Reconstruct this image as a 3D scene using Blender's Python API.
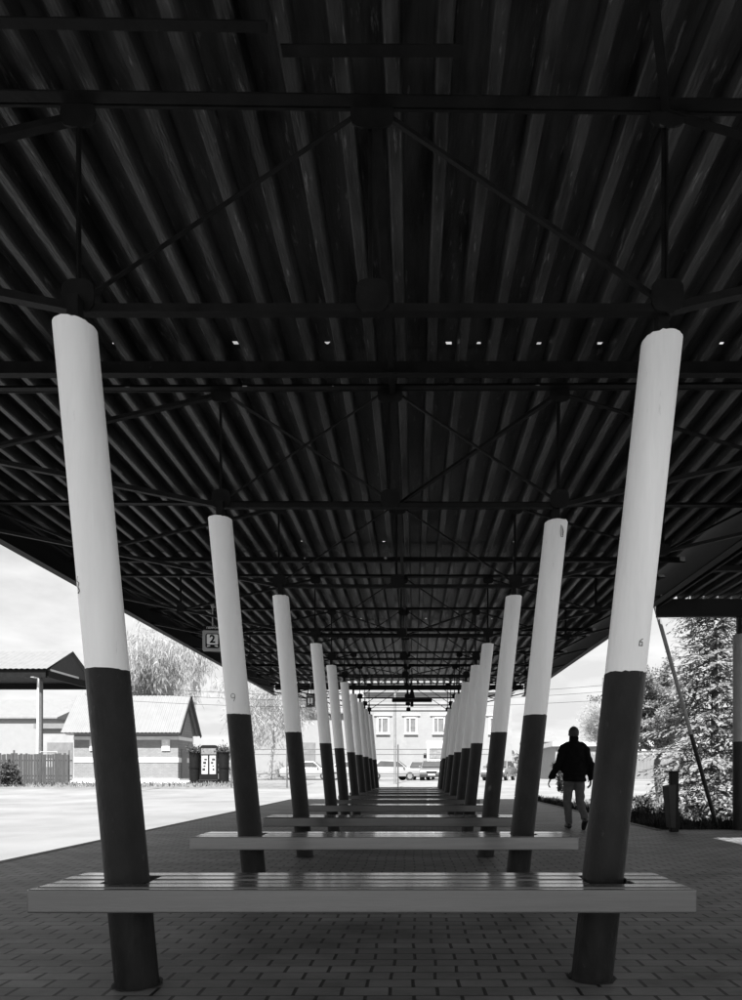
import bpy, bmesh, math, random
from mathutils import Vector, Matrix, noise

random.seed(7)
scene = bpy.context.scene
for o in list(bpy.data.objects):
    bpy.data.objects.remove(o)
COL = scene.collection
R = math.radians

# ---------------------------------------------------------------- camera
CAM_H = 0.95
cd = bpy.data.cameras.new("camera")
cam = bpy.data.objects.new("camera", cd)
COL.objects.link(cam)
cam.location = (0, 0, CAM_H)
cam.rotation_euler = (R(90), 0, 0)
cd.sensor_fit = 'VERTICAL'
cd.sensor_height = 36
cd.lens = 23.04
cd.shift_x = -0.043
cd.shift_y = 0.273
cd.clip_start = 0.05
cd.clip_end = 3000
scene.camera = cam

# ---------------------------------------------------------------- sky, sun, exposure
SUN_DIR = Vector((-0.085, -0.56, 0.82)).normalized()      # towards the sun
sun_el = math.asin(SUN_DIR.z)
sun_az = math.atan2(SUN_DIR.x, SUN_DIR.y)
world = bpy.data.worlds.new("World")
scene.world = world
world.use_nodes = True
nt = world.node_tree
nt.nodes.clear()
def wn(t, **kw):
    n = nt.nodes.new(t)
    for k, v in kw.items():
        setattr(n, k, v)
    return n
w_out = wn('ShaderNodeOutputWorld')
w_bg = wn('ShaderNodeBackground')
w_sky = wn('ShaderNodeTexSky', sky_type='NISHITA', sun_disc=False, sun_elevation=sun_el,
           sun_rotation=sun_az, air_density=1.0, dust_density=1.5, ozone_density=1.0)
w_bw = wn('ShaderNodeRGBToBW')
w_tc = wn('ShaderNodeTexCoord')
w_sep = wn('ShaderNodeSeparateXYZ')
w_z = wn('ShaderNodeMath', operation='MAXIMUM'); w_z.inputs[1].default_value = 0.05
w_zz = wn('ShaderNodeMath', operation='ADD'); w_zz.inputs[1].default_value = 0.18
w_dx = wn('ShaderNodeMath', operation='DIVIDE')
w_dy = wn('ShaderNodeMath', operation='DIVIDE')
w_cmb = wn('ShaderNodeCombineXYZ')
w_noise = wn('ShaderNodeTexNoise'); w_noise.inputs['Scale'].default_value = 2.1
w_noise.inputs['Detail'].default_value = 7; w_noise.inputs['Roughness'].default_value = 0.55
w_ramp = wn('ShaderNodeValToRGB')
w_ramp.color_ramp.elements[0].position = 0.40; w_ramp.color_ramp.elements[0].color = (0, 0, 0, 1)
w_ramp.color_ramp.elements[1].position = 0.66; w_ramp.color_ramp.elements[1].color = (1, 1, 1, 1)
w_mix = wn('ShaderNodeMix', data_type='RGBA')
w_mix.inputs['B'].default_value = (2.6, 2.6, 2.6, 1)
L = nt.links.new
L(w_tc.outputs['Generated'], w_sep.inputs[0])
L(w_sep.outputs['Z'], w_z.inputs[0]); L(w_z.outputs[0], w_zz.inputs[0])
L(w_sep.outputs['X'], w_dx.inputs[0]); L(w_zz.outputs[0], w_dx.inputs[1])
L(w_sep.outputs['Y'], w_dy.inputs[0]); L(w_zz.outputs[0], w_dy.inputs[1])
L(w_dx.outputs[0], w_cmb.inputs['X']); L(w_dy.outputs[0], w_cmb.inputs['Y'])
L(w_cmb.outputs[0], w_noise.inputs['Vector'])
L(w_noise.outputs[0], w_ramp.inputs[0])
L(w_sky.outputs[0], w_bw.inputs[0])
L(w_ramp.outputs[0], w_mix.inputs['Factor'])
w_dim = wn('ShaderNodeMath', operation='MULTIPLY'); w_dim.inputs[1].default_value = 0.62
L(w_bw.outputs[0], w_dim.inputs[0]); w_cap = wn('ShaderNodeMath', operation='MINIMUM'); w_cap.inputs[1].default_value = 2.0
L(w_dim.outputs[0], w_cap.inputs[0]); L(w_cap.outputs[0], w_mix.inputs['A'])
L(w_mix.outputs['Result'], w_bg.inputs['Color'])
w_bg.inputs['Strength'].default_value = 0.095
L(w_bg.outputs[0], w_out.inputs['Surface'])

sd = bpy.data.lights.new("sun", 'SUN')
sd.energy = 3.2
sd.angle = R(0.5)
sd.color = (1, 1, 1)                                       # the photograph is black and white
sun = bpy.data.objects.new("sun", sd)
COL.objects.link(sun)
sun.rotation_euler = SUN_DIR.to_track_quat('Z', 'Y').to_euler()
sun.location = (0, 0, 30)

scene.view_settings.view_transform = 'Standard'
scene.view_settings.look = 'None'
scene.view_settings.gamma = 1
scene.view_settings.exposure = 2.1
scene.view_settings.use_curve_mapping = False
scene.render.engine = 'CYCLES'
scene.cycles.max_bounces = 8
scene.cycles.diffuse_bounces = 5

# ---------------------------------------------------------------- materials (greys only)
MATS = {}
def mat(name, base, rough=0.7, var=0.25, scale=6.0, stretch=(1, 1, 1), bump=0.0, bscale=None,
        spec=0.5, metal=0.0, coat=0.0, stains_or_glints=None, island=None, twoside=False, bdist=0.01):
    """Grey procedural: noise-mottled value, optional stains, per-island spread, bump."""
    if name in MATS:
        return MATS[name]
    m = bpy.data.materials.new(name)
    m.use_nodes = True
    t = m.node_tree
    b = t.nodes['Principled BSDF']
    b.inputs['Roughness'].default_value = rough
    b.inputs['Metallic'].default_value = metal
    b.inputs['Specular IOR Level'].default_value = spec
    if coat:
        b.inputs['Coat Weight'].default_value = coat
        b.inputs['Coat Roughness'].default_value = 0.12
    tc = t.nodes.new('ShaderNodeTexCoord')
    mp = t.nodes.new('ShaderNodeMapping')
    mp.inputs['Scale'].default_value = stretch
    t.links.new(tc.outputs['Object'], mp.inputs[0])
    n = t.nodes.new('ShaderNodeTexNoise')
    n.inputs['Scale'].default_value = scale
    n.inputs['Detail'].default_value = 6
    n.inputs['Roughness'].default_value = 0.62
    t.links.new(mp.outputs[0], n.inputs['Vector'])
    rp = t.nodes.new('ShaderNodeValToRGB')
    lo, hi = base * (1 - var), base * (1 + var)
    rp.color_ramp.elements[0].position = 0.3
    rp.color_ramp.elements[0].color = (lo, lo, lo, 1)
    rp.color_ramp.elements[1].position = 0.72
    rp.color_ramp.elements[1].color = (hi, hi, hi, 1)
    t.links.new(n.outputs[0], rp.inputs[0])
    outc = rp.outputs[0]
    if island:
        g = t.nodes.new('ShaderNodeNewGeometry')
        r2 = t.nodes.new('ShaderNodeValToRGB')
        a, c = island
        r2.color_ramp.elements[0].color = (a, a, a, 1)
        r2.color_ramp.elements[1].color = (c, c, c, 1)
        t.links.new(g.outputs['Random Per Island'], r2.inputs[0])
        mx = t.nodes.new('ShaderNodeMix'); mx.data_type = 'RGBA'; mx.blend_type = 'MULTIPLY'
        mx.inputs['Factor'].default_value = 1
        t.links.new(outc, mx.inputs['A']); t.links.new(r2.outputs[0], mx.inputs['B'])
        outc = mx.outputs['Result']
    if stains_or_glints:
        sval, sscale, spos, samt = stains_or_glints
        n2 = t.nodes.new('ShaderNodeTexNoise')
        n2.inputs['Scale'].default_value = sscale
        n2.inputs['Detail'].default_value = 8
        n2.inputs['Roughness'].default_value = 0.7
        t.links.new(mp.outputs[0], n2.inputs['Vector'])
        r3 = t.nodes.new('ShaderNodeValToRGB')
        r3.color_ramp.elements[0].position = spos; r3.color_ramp.elements[0].color = (0, 0, 0, 1)
        r3.color_ramp.elements[1].position = min(1, spos + 0.06); r3.color_ramp.elements[1].color = (samt,) * 3 + (1,)
        t.links.new(n2.outputs[0], r3.inputs[0])
        mx = t.nodes.new('ShaderNodeMix'); mx.data_type = 'RGBA'
        t.links.new(r3.outputs[0], mx.inputs['Factor'])
        t.links.new(outc, mx.inputs['A'])
        mx.inputs['B'].default_value = (sval, sval, sval, 1)
        outc = mx.outputs['Result']
    t.links.new(outc, b.inputs['Base Color'])
    rm = t.nodes.new('ShaderNodeMapRange')
    rm.inputs['To Min'].default_value = max(0.03, rough - 0.1)
    rm.inputs['To Max'].default_value = min(1, rough + 0.1)
    t.links.new(n.outputs[0], rm.inputs['Value'])
    t.links.new(rm.outputs[0], b.inputs['Roughness'])
    if bump:
        bn = t.nodes.new('ShaderNodeTexNoise')
        bn.inputs['Scale'].default_value = bscale or scale * 5
        bn.inputs['Detail'].default_value = 5
        t.links.new(mp.outputs[0], bn.inputs['Vector'])
        bp = t.nodes.new('ShaderNodeBump')
        bp.inputs['Strength'].default_value = bump
        bp.inputs['Distance'].default_value = bdist
        t.links.new(bn.outputs[0], bp.inputs['Height'])
        t.links.new(bp.outputs[0], b.inputs['Normal'])
    MATS[name] = m
    return m

M_white = mat('white_paint', 0.91, 0.5, 0.09, 5.0, (1.4, 1.4, 0.16), 0.35, 26, stains_or_glints=(0.40, 16, 0.655, 0.5))
M_black = mat('black_paint', 0.012, 0.48, 0.65, 9.0, (1, 1, 0.45), 0.5, 35, spec=0.2, stains_or_glints=(0.06, 22, 0.63, 0.6))
M_steel = mat('dark_steel', 0.008, 0.6, 0.4, 9.0, bump=0.2, spec=0.12, stains_or_glints=(0.06, 12, 0.66, 0.8))
M_roof = mat('old_roof_sheet', 0.038, 0.40, 0.85, 4.0, (2.2, 0.35, 1.0), 0.5, 45, spec=0.3, stains_or_glints=(0.17, 13, 0.60, 0.8))  # pale streaks: worn grime plus rib-edge glints painted into the colour
M_fascia = mat('fascia_steel', 0.010, 0.6, 0.3, 4.0, (1, 0.3, 1), spec=0.12)
M_concrete = mat('kerb_concrete', 0.10, 0.85, 0.25, 9.0, bump=0.4)
M_kerbw = mat('whitewashed_kerb', 0.75, 0.8, 0.12, 9.0)
M_asphalt = mat('sunlit_asphalt', 0.185, 0.9, 0.26, 0.35, (1, 1, 1), 0.4, 60, stains_or_glints=(0.13, 0.45, 0.58, 0.5))
M_gravel = mat('dry_verge', 0.14, 0.95, 0.35, 2.5, bump=0.5, bscale=20)
M_trunk = mat('bark', 0.10, 0.9, 0.4, 14, (1, 1, 0.3), 0.6)
M_birchbark = mat('pale_bark', 0.38, 0.85, 0.35, 9, (1, 1, 2.0), 0.3)
M_spruce = mat('spruce_needles', 0.31, 0.6, 0.2, 3, island=(0.55, 1.2), spec=0.08)
M_leaf = mat('young_leaves', 0.30, 0.7, 0.2, 3, island=(0.6, 1.2), spec=0.08)
M_shrub = mat('shrub_leaves', 0.09, 0.7, 0.2, 3, island=(0.3, 1.6), spec=0.1)
M_twig = mat('pale_twigs', 0.46, 0.9, 0.2, 3, island=(0.75, 1.1), spec=0.05)
M_groundcover = mat('dark_groundcover', 0.03, 0.7, 0.3, 3, island=(0.4, 1.4), spec=0.1)
M_metalroof = mat('light_metal_roof', 0.19, 0.5, 0.12, 3)
M_wall = mat('pale_plaster', 0.26, 0.9, 0.10, 1.2, bump=0.2, stains_or_glints=(0.32, 1.3, 0.6, 0.5))
M_wall2 = mat('grey_plaster', 0.30, 0.9, 0.12, 1.2, bump=0.2)
M_trimw = mat('white_trim', 0.6, 0.7, 0.06, 3)
M_darkwood = mat('dark_planks', 0.05, 0.85, 0.4, 5, (8, 8, 0.5), 0.4)
M_glass = mat('dark_glass', 0.06, 0.12, 0.2, 2, spec=0.7)
M_glassl = mat('curtained_glass', 0.15, 0.2, 0.3, 2, spec=0.7)
M_carlight = mat('silver_car_paint', 0.30, 0.3, 0.05, 2, coat=0.8)
M_carmid = mat('grey_car_paint', 0.13, 0.3, 0.05, 2, coat=0.8)
M_rubber = mat('rubber', 0.02, 0.8, 0.2, 10)
M_rim = mat('alloy', 0.4, 0.35, 0.1, 10, metal=0.6)
M_lamp = mat('lamp_lens', 0.6, 0.15, 0.1, 10)
M_plate = mat('plate_white', 0.75, 0.5, 0.03, 10)
M_signg = mat('sign_grey', 0.34, 0.5, 0.08, 8)
M_signw = mat('sign_white', 0.85, 0.5, 0.05, 8)
M_signb = mat('sign_black', 0.008, 0.6, 0.2, 8, spec=0.15)
M_mark = mat('pencil_mark', 0.18, 0.8, 0.2, 8)
M_jacket = mat('black_jacket', 0.004, 0.9, 0.3, 12, spec=0.1, bump=0.3, bscale=40)
M_trouser = mat('grey_trousers', 0.07, 0.9, 0.2, 14, bump=0.3, bscale=60)
M_shoe = mat('black_shoes', 0.012, 0.5, 0.3, 10)
M_hair = mat('dark_hair', 0.012, 0.6, 0.3, 60, bump=0.5)
M_skin = mat('skin', 0.30, 0.55, 0.08, 12)
M_hill = mat('distant_wood', 0.20, 0.9, 0.3, 0.5, island=(0.5, 1.3))
M_soil = mat('dark_soil', 0.012, 0.95, 0.5, 20, bump=0.6)
M_mortar = mat('bin_grey', 0.03, 0.6, 0.2, 6, spec=0.2)

def translucent(m, f):
    """thin leaves let part of the sun through"""
    t = m.node_tree
    b = t.nodes['Principled BSDF']; out = t.nodes['Material Output']
    tr = t.nodes.new('ShaderNodeBsdfTranslucent')
    src = b.inputs['Base Color'].links[0].from_socket
    t.links.new(src, tr.inputs['Color'])
    mx = t.nodes.new('ShaderNodeMixShader'); mx.inputs[0].default_value = f
    t.links.new(b.outputs[0], mx.inputs[1]); t.links.new(tr.outputs[0], mx.inputs[2])
    t.links.new(mx.outputs[0], out.inputs['Surface'])
for m_ in (M_spruce, M_leaf, M_twig, M_shrub): translucent(m_, 0.4)

def brick_mat(name, base, mortar, bw, bh, msize, rough, bumpd, wear=0.2, rot=None, offset=0.5, xs=1.0, mot=(0.55, 1.4)):
    m = bpy.data.materials.new(name)
    m.use_nodes = True
    t = m.node_tree
    b = t.nodes['Principled BSDF']
    tc = t.nodes.new('ShaderNodeTexCoord')
    mp = t.nodes.new('ShaderNodeMapping')
    mp.inputs['Scale'].default_value = (xs, 1, 1)
    if rot:
        mp.inputs['Rotation'].default_value = rot
    t.links.new(tc.outputs['Object'], mp.inputs[0])
    # settle the lines a little
    wn_ = t.nodes.new('ShaderNodeTexNoise'); wn_.inputs['Scale'].default_value = 1.3
    wn_.inputs['Detail'].default_value = 2
    t.links.new(mp.outputs[0], wn_.inputs['Vector'])
    sub = t.nodes.new('ShaderNodeVectorMath'); sub.operation = 'SUBTRACT'; sub.inputs[1].default_value = (0.5, 0.5, 0.5)
    t.links.new(wn_.outputs['Color'], sub.inputs[0])
    sc = t.nodes.new('ShaderNodeVectorMath'); sc.operation = 'SCALE'; sc.inputs['Scale'].default_value = 0.05 * bw / 0.2
    t.links.new(sub.outputs[0], sc.inputs[0])
    ad = t.nodes.new('ShaderNodeVectorMath'); ad.operation = 'ADD'
    t.links.new(mp.outputs[0], ad.inputs[0]); t.links.new(sc.outputs[0], ad.inputs[1])
    br = t.nodes.new('ShaderNodeTexBrick')
    br.offset = offset
    br.inputs['Scale'].default_value = 1
    br.inputs['Brick Width'].default_value = bw
    br.inputs['Row Height'].default_value = bh
    br.inputs['Mortar Size'].default_value = msize
    br.inputs['Mortar Smooth'].default_value = 0.25
    lo, hi = base * (1 - wear), base * (1 + wear)
    br.inputs['Color1'].default_value = (lo, lo, lo, 1)
    br.inputs['Color2'].default_value = (hi, hi, hi, 1)
    br.inputs['Mortar'].default_value = (mortar,) * 3 + (1,)
    t.links.new(ad.outputs[0], br.inputs['Vector'])
    n = t.nodes.new('ShaderNodeTexNoise'); n.inputs['Scale'].default_value = 2.2
    n.inputs['Detail'].default_value = 8; n.inputs['Roughness'].default_value = 0.7
    t.links.new(mp.outputs[0], n.inputs['Vector'])
    rp = t.nodes.new('ShaderNodeValToRGB')
    rp.color_ramp.elements[0].position = 0.3; rp.color_ramp.elements[0].color = (mot[0],) * 3 + (1,)
    rp.color_ramp.elements[1].position = 0.7; rp.color_ramp.elements[1].color = (mot[1],) * 3 + (1,)
    t.links.new(n.outputs[0], rp.inputs[0])
    mx = t.nodes.new('ShaderNodeMix'); mx.data_type = 'RGBA'; mx.blend_type = 'MULTIPLY'
    mx.inputs['Factor'].default_value = 1
    t.links.new(br.outputs['Color'], mx.inputs['A']); t.links.new(rp.outputs[0], mx.inputs['B'])
    t.links.new(mx.outputs['Result'], b.inputs['Base Color'])
    n2 = t.nodes.new('ShaderNodeTexNoise'); n2.inputs['Scale'].default_value = 90
    n2.inputs['Detail'].default_value = 3
    t.links.new(mp.outputs[0], n2.inputs['Vector'])
    inv = t.nodes.new('ShaderNodeMath'); inv.operation = 'MULTIPLY_ADD'
    inv.inputs[1].default_value = -1; inv.inputs[2].default_value = 1
    t.links.new(br.outputs['Fac'], inv.inputs[0])
    su = t.nodes.new('ShaderNodeMath'); su.operation = 'MULTIPLY_ADD'; su.inputs[1].default_value = 0.18
    t.links.new(n2.outputs[0], su.inputs[0]); t.links.new(inv.outputs[0], su.inputs[2])
    bp = t.nodes.new('ShaderNodeBump'); bp.inputs['Distance'].default_value = bumpd
    bp.inputs['Strength'].default_value = 0.9
    t.links.new(su.outputs[0], bp.inputs['Height'])
    t.links.new(bp.outputs[0], b.inputs['Normal'])
    b.inputs['Roughness'].default_value = rough
    MATS[name] = m
    return m

M_pave = brick_mat('block_paving', 0.112, 0.008, 0.0923, 0.105, 0.0043, 0.6, 0.014, 0.16, xs=0.45, mot=(0.45, 1.65))
M_brickwall = brick_mat('pale_brickwork', 0.22, 0.19, 0.26, 0.085, 0.012, 0.9, 0.005, 0.06, rot=(R(90), 0, 0), mot=(0.88, 1.1))

# ---------------------------------------------------------------- mesh builder
class MB:
    def __init__(self):
        self.v = []; self.f = []
    def add(self, vs, fs):
        o = len(self.v)
        self.v.extend([Vector(p) for p in vs])
        self.f.extend([tuple(i + o for i in f) for f in fs])
        return self
    def box(self, c, s, rot=None):
        x, y, z = s[0] / 2, s[1] / 2, s[2] / 2
        vs = [Vector((a, b, d)) for a in (-x, x) for b in (-y, y) for d in (-z, z)]
        if rot is not None:
            vs = [rot @ p for p in vs]
        c = Vector(c)
        return self.add([p + c for p in vs], [(0, 1, 3, 2), (4, 6, 7, 5), (0, 4, 5, 1), (2, 3, 7, 6), (0, 2, 6, 4), (1, 5, 7, 3)])
    def bar(self, p0, p1, w, h, up=Vector((0, 0, 1))):
        p0, p1 = Vector(p0), Vector(p1)
        d = (p1 - p0).normalized()
        s = d.cross(up)
        if s.length < 1e-4:
            s = d.cross(Vector((0, 1, 0)))
        s.normalize()
        u = s.cross(d).normalized()
        vs = []
        for p in (p0, p1):
            for a, b in ((-1, -1), (1, -1), (1, 1), (-1, 1)):
                vs.append(p + s * (a * w / 2) + u * (b * h / 2))
        return self.add(vs, [(3, 2, 1, 0), (4, 5, 6, 7), (0, 1, 5, 4), (1, 2, 6, 5), (2, 3, 7, 6), (3, 0, 4, 7)])
    def angle(self, p0, p1, w, t=0.008, flip=1):
        """L-section steel angle: one upright leg, one flat leg."""
        p0, p1 = Vector(p0), Vector(p1)
        self.bar(p0, p1, t, w)
        d = (p1 - p0).normalized()
        s = d.cross(Vector((0, 0, 1)))
        if s.length < 1e-4:
            s = Vector((0, 1, 0))
        s.normalize()
        u = s.cross(d).normalized()
        off = s * (flip * (w / 2 + t / 2)) - u * (w / 2 - t / 2)
        return self.bar(p0 + off, p1 + off, w, t)
    def tube(self, p0, p1, r0, r1=None, n=12, cap=True, flat=None):
        r1 = r0 if r1 is None else r1
        p0, p1 = Vector(p0), Vector(p1)
        d = (p1 - p0)
        if d.length < 1e-6:
            return self
        d.normalize()
        a = d.orthogonal().normalized()
        b = d.cross(a)
        vs = []
        for p, r in ((p0, r0), (p1, r1)):
            for i in range(n):
                t = 2 * math.pi * i / n
                vs.append(p + a * (r * math.cos(t)) + b * (r * math.sin(t)))
        fs = [(i, (i + 1) % n, n + (i + 1) % n, n + i) for i in range(n)]
        if cap:
            fs += [tuple(range(n - 1, -1, -1)), tuple(range(n, 2 * n))]
        return self.add(vs, fs)
    def path(self, pts, r, n=8):
        for a, b in zip(pts[:-1], pts[1:]):
            self.tube(a, b, r, r, n)
        return self
    def ball(self, c, r, sc=(1, 1, 1), nu=14, nv=9, rot=None):
        c = Vector(c)
        vs = [Vector((0, 0, 1))]
        for j in range(1, nv):
            ph = math.pi * j / nv
            for i in range(nu):
                t = 2 * math.pi * i / nu
                vs.append(Vector((math.sin(ph) * math.cos(t), math.sin(ph) * math.sin(t), math.cos(ph))))
        vs.append(Vector((0, 0, -1)))
        fs = [(0, 1 + i, 1 + (i + 1) % nu) for i in range(nu)]
        for j in range(nv - 2):
            for i in range(nu):
                a = 1 + j * nu + i; b = 1 + j * nu + (i + 1) % nu
                fs.append((a, a + nu, b + nu, b))
        last = len(vs) - 1
        base = 1 + (nv - 2) * nu
        fs += [(last, base + (i + 1) % nu, base + i) for i in range(nu)]
        out = []
        for p in vs:
            q = Vector((p.x * r * sc[0], p.y * r * sc[1], p.z * r * sc[2]))
            if rot is not None:
                q = rot @ q
            out.append(q + c)
        return self.add(out, fs)
    def prism(self, prof, p_off, axis='Y', d=1.0):
        """profile of 2D points extruded by d along axis; (u,v) = (x,z) for Y, (y,z) for X, (x,y) for Z"""
        n = len(prof)
        vs = []
        for k in (0, d):
            for u, v in prof:
                if axis == 'Y': q = Vector((u, k, v))
                elif axis == 'X': q = Vector((k, u, v))
                else: q = Vector((u, v, k))
                vs.append(q + Vector(p_off))
        fs = [tuple(range(n)), tuple(range(2 * n - 1, n - 1, -1))]
        fs += [(i, n + i, n + (i + 1) % n, (i + 1) % n) for i in range(n)]
        return self.add(vs, fs)
    def build(self, name, m, parent=None, smooth=False, bevel=0, origin=None, seg=2):
        me = bpy.data.meshes.new(name)
        o0 = Vector(origin) if origin is not None else Vector((0, 0, 0))
        me.from_pydata([p - o0 for p in self.v], [], self.f)
        bm = bmesh.new(); bm.from_mesh(me)
        bmesh.ops.recalc_face_normals(bm, faces=bm.faces)
        if bevel:
            bmesh.ops.bevel(bm, geom=list(bm.edges), offset=bevel, segments=seg, affect='EDGES', clamp_overlap=True, profile=0.5)
        bm.to_mesh(me); bm.free()
        if isinstance(m, (list, tuple)):
            for k in m: me.materials.append(k)
        else:
            me.materials.append(m)
        if smooth:
            me.polygons.foreach_set('use_smooth', [True] * len(me.polygons))
            if smooth == 'auto':
                me.set_sharp_from_angle(angle=R(40))
        ob = bpy.data.objects.new(name, me)
        COL.objects.link(ob)
        ob.location = o0
        if parent is not None:
            ob.parent = parent
        return ob

def tag(o, label=None, cat=None, group=None, kind=None):
    if label: o['label'] = label
    if cat: o['category'] = cat
    if group: o['group'] = group
    if kind: o['kind'] = kind
    return o
def empty(name, loc, label, cat, group=None, rz=0):
    o = bpy.data.objects.new(name, None)
    o.empty_display_size = 0.2
    COL.objects.link(o)
    o.location = loc
    o.rotation_euler = (0, 0, rz)
    return tag(o, label, cat, group)
def copy_tree(o, parent=None):
    c = o.copy(); COL.objects.link(c)
    if parent is not None: c.parent = parent
    for ch in list(o.children):
        copy_tree(ch, c)
    return c
def rise(y):
    """the yard climbs gently beyond the platform"""
    t = max(0.0, min(1.0, (y - 24) / 20.0))
    return -0.10 + 0.52 * t * t * (3 - 2 * t)
ORD = ['nearest', 'second', 'third', 'fourth', 'fifth', 'sixth', 'seventh', 'eighth', 'ninth', 'farthest']

# ---------------------------------------------------------------- the ground
def ground():
    ys = [-60, -20, 0, 10, 20] + [22 + 2 * i for i in range(13)] + [55, 70, 100, 160, 300, 700, 1500]
    xs = [-900, -300, -120, -60, -30, -15, -8, -4.47, 0, 4, 9, 20, 40, 80, 200, 900]
    mb = MB()
    vs = [(x, y, rise(y)) for y in ys for x in xs]
    n = len(xs)
    mb.add(vs, [(j * n + i, j * n + i + 1, (j + 1) * n + i + 1, (j + 1) * n + i) for j in range(len(ys) - 1) for i in range(n - 1)])
    o = mb.build('ground', M_asphalt); tag(o, 'pale sunlit asphalt of the yard round the platform', kind='structure')
ground()
def pave():
    mb = MB()
    # platform slab: real 0.1 m step above the yard
    mb.add([(-4.35, -12, 0), (4.0, -12, 0), (4.0, 22.9, 0), (-4.35, 22.9, 0)], [(0, 1, 2, 3)])
    mb.add([(4.0, -12, 0), (9.5, -12, 0), (9.5, 10.55, 0), (4.0, 10.55, 0)], [(0, 1, 2, 3)])
    o = mb.build('pavement', M_pave); tag(o, kind='structure')
    k = MB()
    k.box((-4.41, 5.5, -0.045), (0.118, 35, 0.10))
    k.box((-0.2, 22.96, -0.045), (8.5, 0.118, 0.10))
    k.box((4.06, 16.76, -0.04), (0.118, 12.3, 0.11))
    k.box((6.8, 10.61, -0.045), (5.4, 0.118, 0.10))
    o = k.build('kerb', M_concrete, bevel=0.012); tag(o, kind='structure')
pave()
mb = MB()
n = 40
rowA = []; 
vs = []
for i in range(n + 1):
    x = -60 + i * 54 / n
    w = 0.5 * noise.noise(Vector((x * 0.3, 1, 0)))
    for y in (33.5 + w, 39, 58):
        vs.append((x, y, rise(y) + 0.008))
mb.add(vs, [(i * 3 + j, (i + 1) * 3 + j, (i + 1) * 3 + j + 1, i * 3 + j + 1) for i in range(n) for j in range(2)])
o = mb.build('verge', M_gravel); tag(o, kind='structure')

# ---------------------------------------------------------------- the columns
DEP = [2.923, 5.08, 7.27, 9.94, 11.93, 14.15, 16.25, 18.12, 20.0, 21.9]
ZT = 2.95
ZC = 1.41
def column(side, i, yy, dx):
    xb, xt = (-1.245, -1.525) if side < 0 else (0.825, 1.15)
    xb += dx; xt += dx * 1.3
    side_w = 'left' if side < 0 else 'right'
    pos = {0: f'nearest black and white leaning column in the {side_w} row, through the front bench',
           9: f'farthest leaning column in the {side_w} row, at the far end of the canopy'}.get(
        i, f'{ORD[i]} leaning column counted from the front in the {side_w} row')
    root = empty('support_column', (xb, yy, 0), pos, 'column', 'leaning columns holding up the canopy')
    ax = Vector((xt - xb, 0, ZT))
    rnd = random.Random(100 * i + side)
    def shaft(z0, z1, rad, segs, name, m, ragged=0):
        nseg = 40
        mb = MB(); vs = []; fs = []
        for k in range(segs + 1):
            z = z0 + (z1 - z0) * k / segs
            c = ax * (z / ZT)
            for q in range(nseg):
                t = 2 * math.pi * q / nseg
                r = rad * (1 + 0.006 * noise.noise(Vector((math.cos(t) * 2, math.sin(t) * 2, z * 2 + i * 7 + side))))
                zz = 0
                if ragged and k == segs:
                    zz = ragged * noise.noise(Vector((math.cos(t) * 5, math.sin(t) * 5, i * 3 + side)))
                vs.append(c + Vector((r * math.cos(t), r * math.sin(t), zz)))
        for k in range(segs):
            for q in range(nseg):
                a = k * nseg + q; b = k * nseg + (q + 1) % nseg
                fs.append((a, b, b + nseg, a + nseg))
        fs.append(tuple(range(nseg - 1, -1, -1)))
        fs.append(tuple(range(segs * nseg, (segs + 1) * nseg)))
        mb.add(vs, fs)
        return mb.build(name, m, root, smooth='auto')
    shaft(0.0, ZC, 0.0935, 10, 'black_shaft', M_black, 0.007)
    shaft(ZC - 0.02, ZT, 0.0915, 12, 'white_shaft', M_white, 0.008)
    ring = []
    for q in range(28):
        t = 2 * math.pi * q / 28
        rr = 0.108 + 0.02 * noise.noise(Vector((math.cos(t) * 2.2, math.sin(t) * 2.2, i * 5 + side)))
        ring.append((rr * math.cos(t), rr * math.sin(t), 0.004))
    MB().add(ring, [tuple(range(28))]).build('dirt_joint', M_soil, root)
    MB().bar(ax * 1.0, ax + Vector((0, 0, 0.14)), 0.05, 0.05).build('steel_stub', M_steel, root)
    return root
cols = {}
for i, d in enumerate(DEP):
    for s in (-1, 1):
        yy = d
        if i == 0: yy = 2.88 if s < 0 else 2.97
        if i == 1: yy = 5.05 if s < 0 else 5.12
        dx = 0 if i == 0 else random.uniform(-0.015, 0.02)
        cols[(s, i)] = column(s, i, yy, dx)
# scribbles scratched into the paint
def scribble(col, z, ang, pts, sc=0.03):
    ax = Vector(((-0.28 if col is cols[(-1, 0)] or col is cols[(-1, 1)] else 0.325), 0, ZT))
    c = ax * (z / ZT)
    q = []
    for u, v in pts:
        a = ang + u * sc / 0.1
        q.append(c + Vector((0.0928 * math.sin(a), -0.0928 * math.cos(a), v * sc)))
    MB().path(q, 0.0022, 6).build('scratch_mark', M_mark, col)
nine = [(0.5 * math.cos(t), 0.5 * math.sin(t) + 0.5) for t in [R(a) for a in range(0, 361, 30)]] + [(0.45, 0), (0.2, -0.7)]
scribble(cols[(-1, 1)], 1.53, -0.1, nine, 0.035)
scribble(cols[(-1, 0)], 1.78, -0.75, [(0, 1), (-.3, .4), (.3, .1), (0, -.4), (.4, -.9), (.1, -1.2)], 0.035)
scribble(cols[(1, 0)], 1.52, 0.3, [(0.4, 1), (-.1, .7), (-.2, .1), (.3, .1), (.3, .6), (0, .6)], 0.035)
scribble(cols[(1, 1)], 2.85, 0.4, [(-.2, 1), (-.3, 0), (-.2, -.8), (.2, -.8), (.3, 0), (0, .9), (.1, -.6), (0.05, .4)], 0.05)

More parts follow.
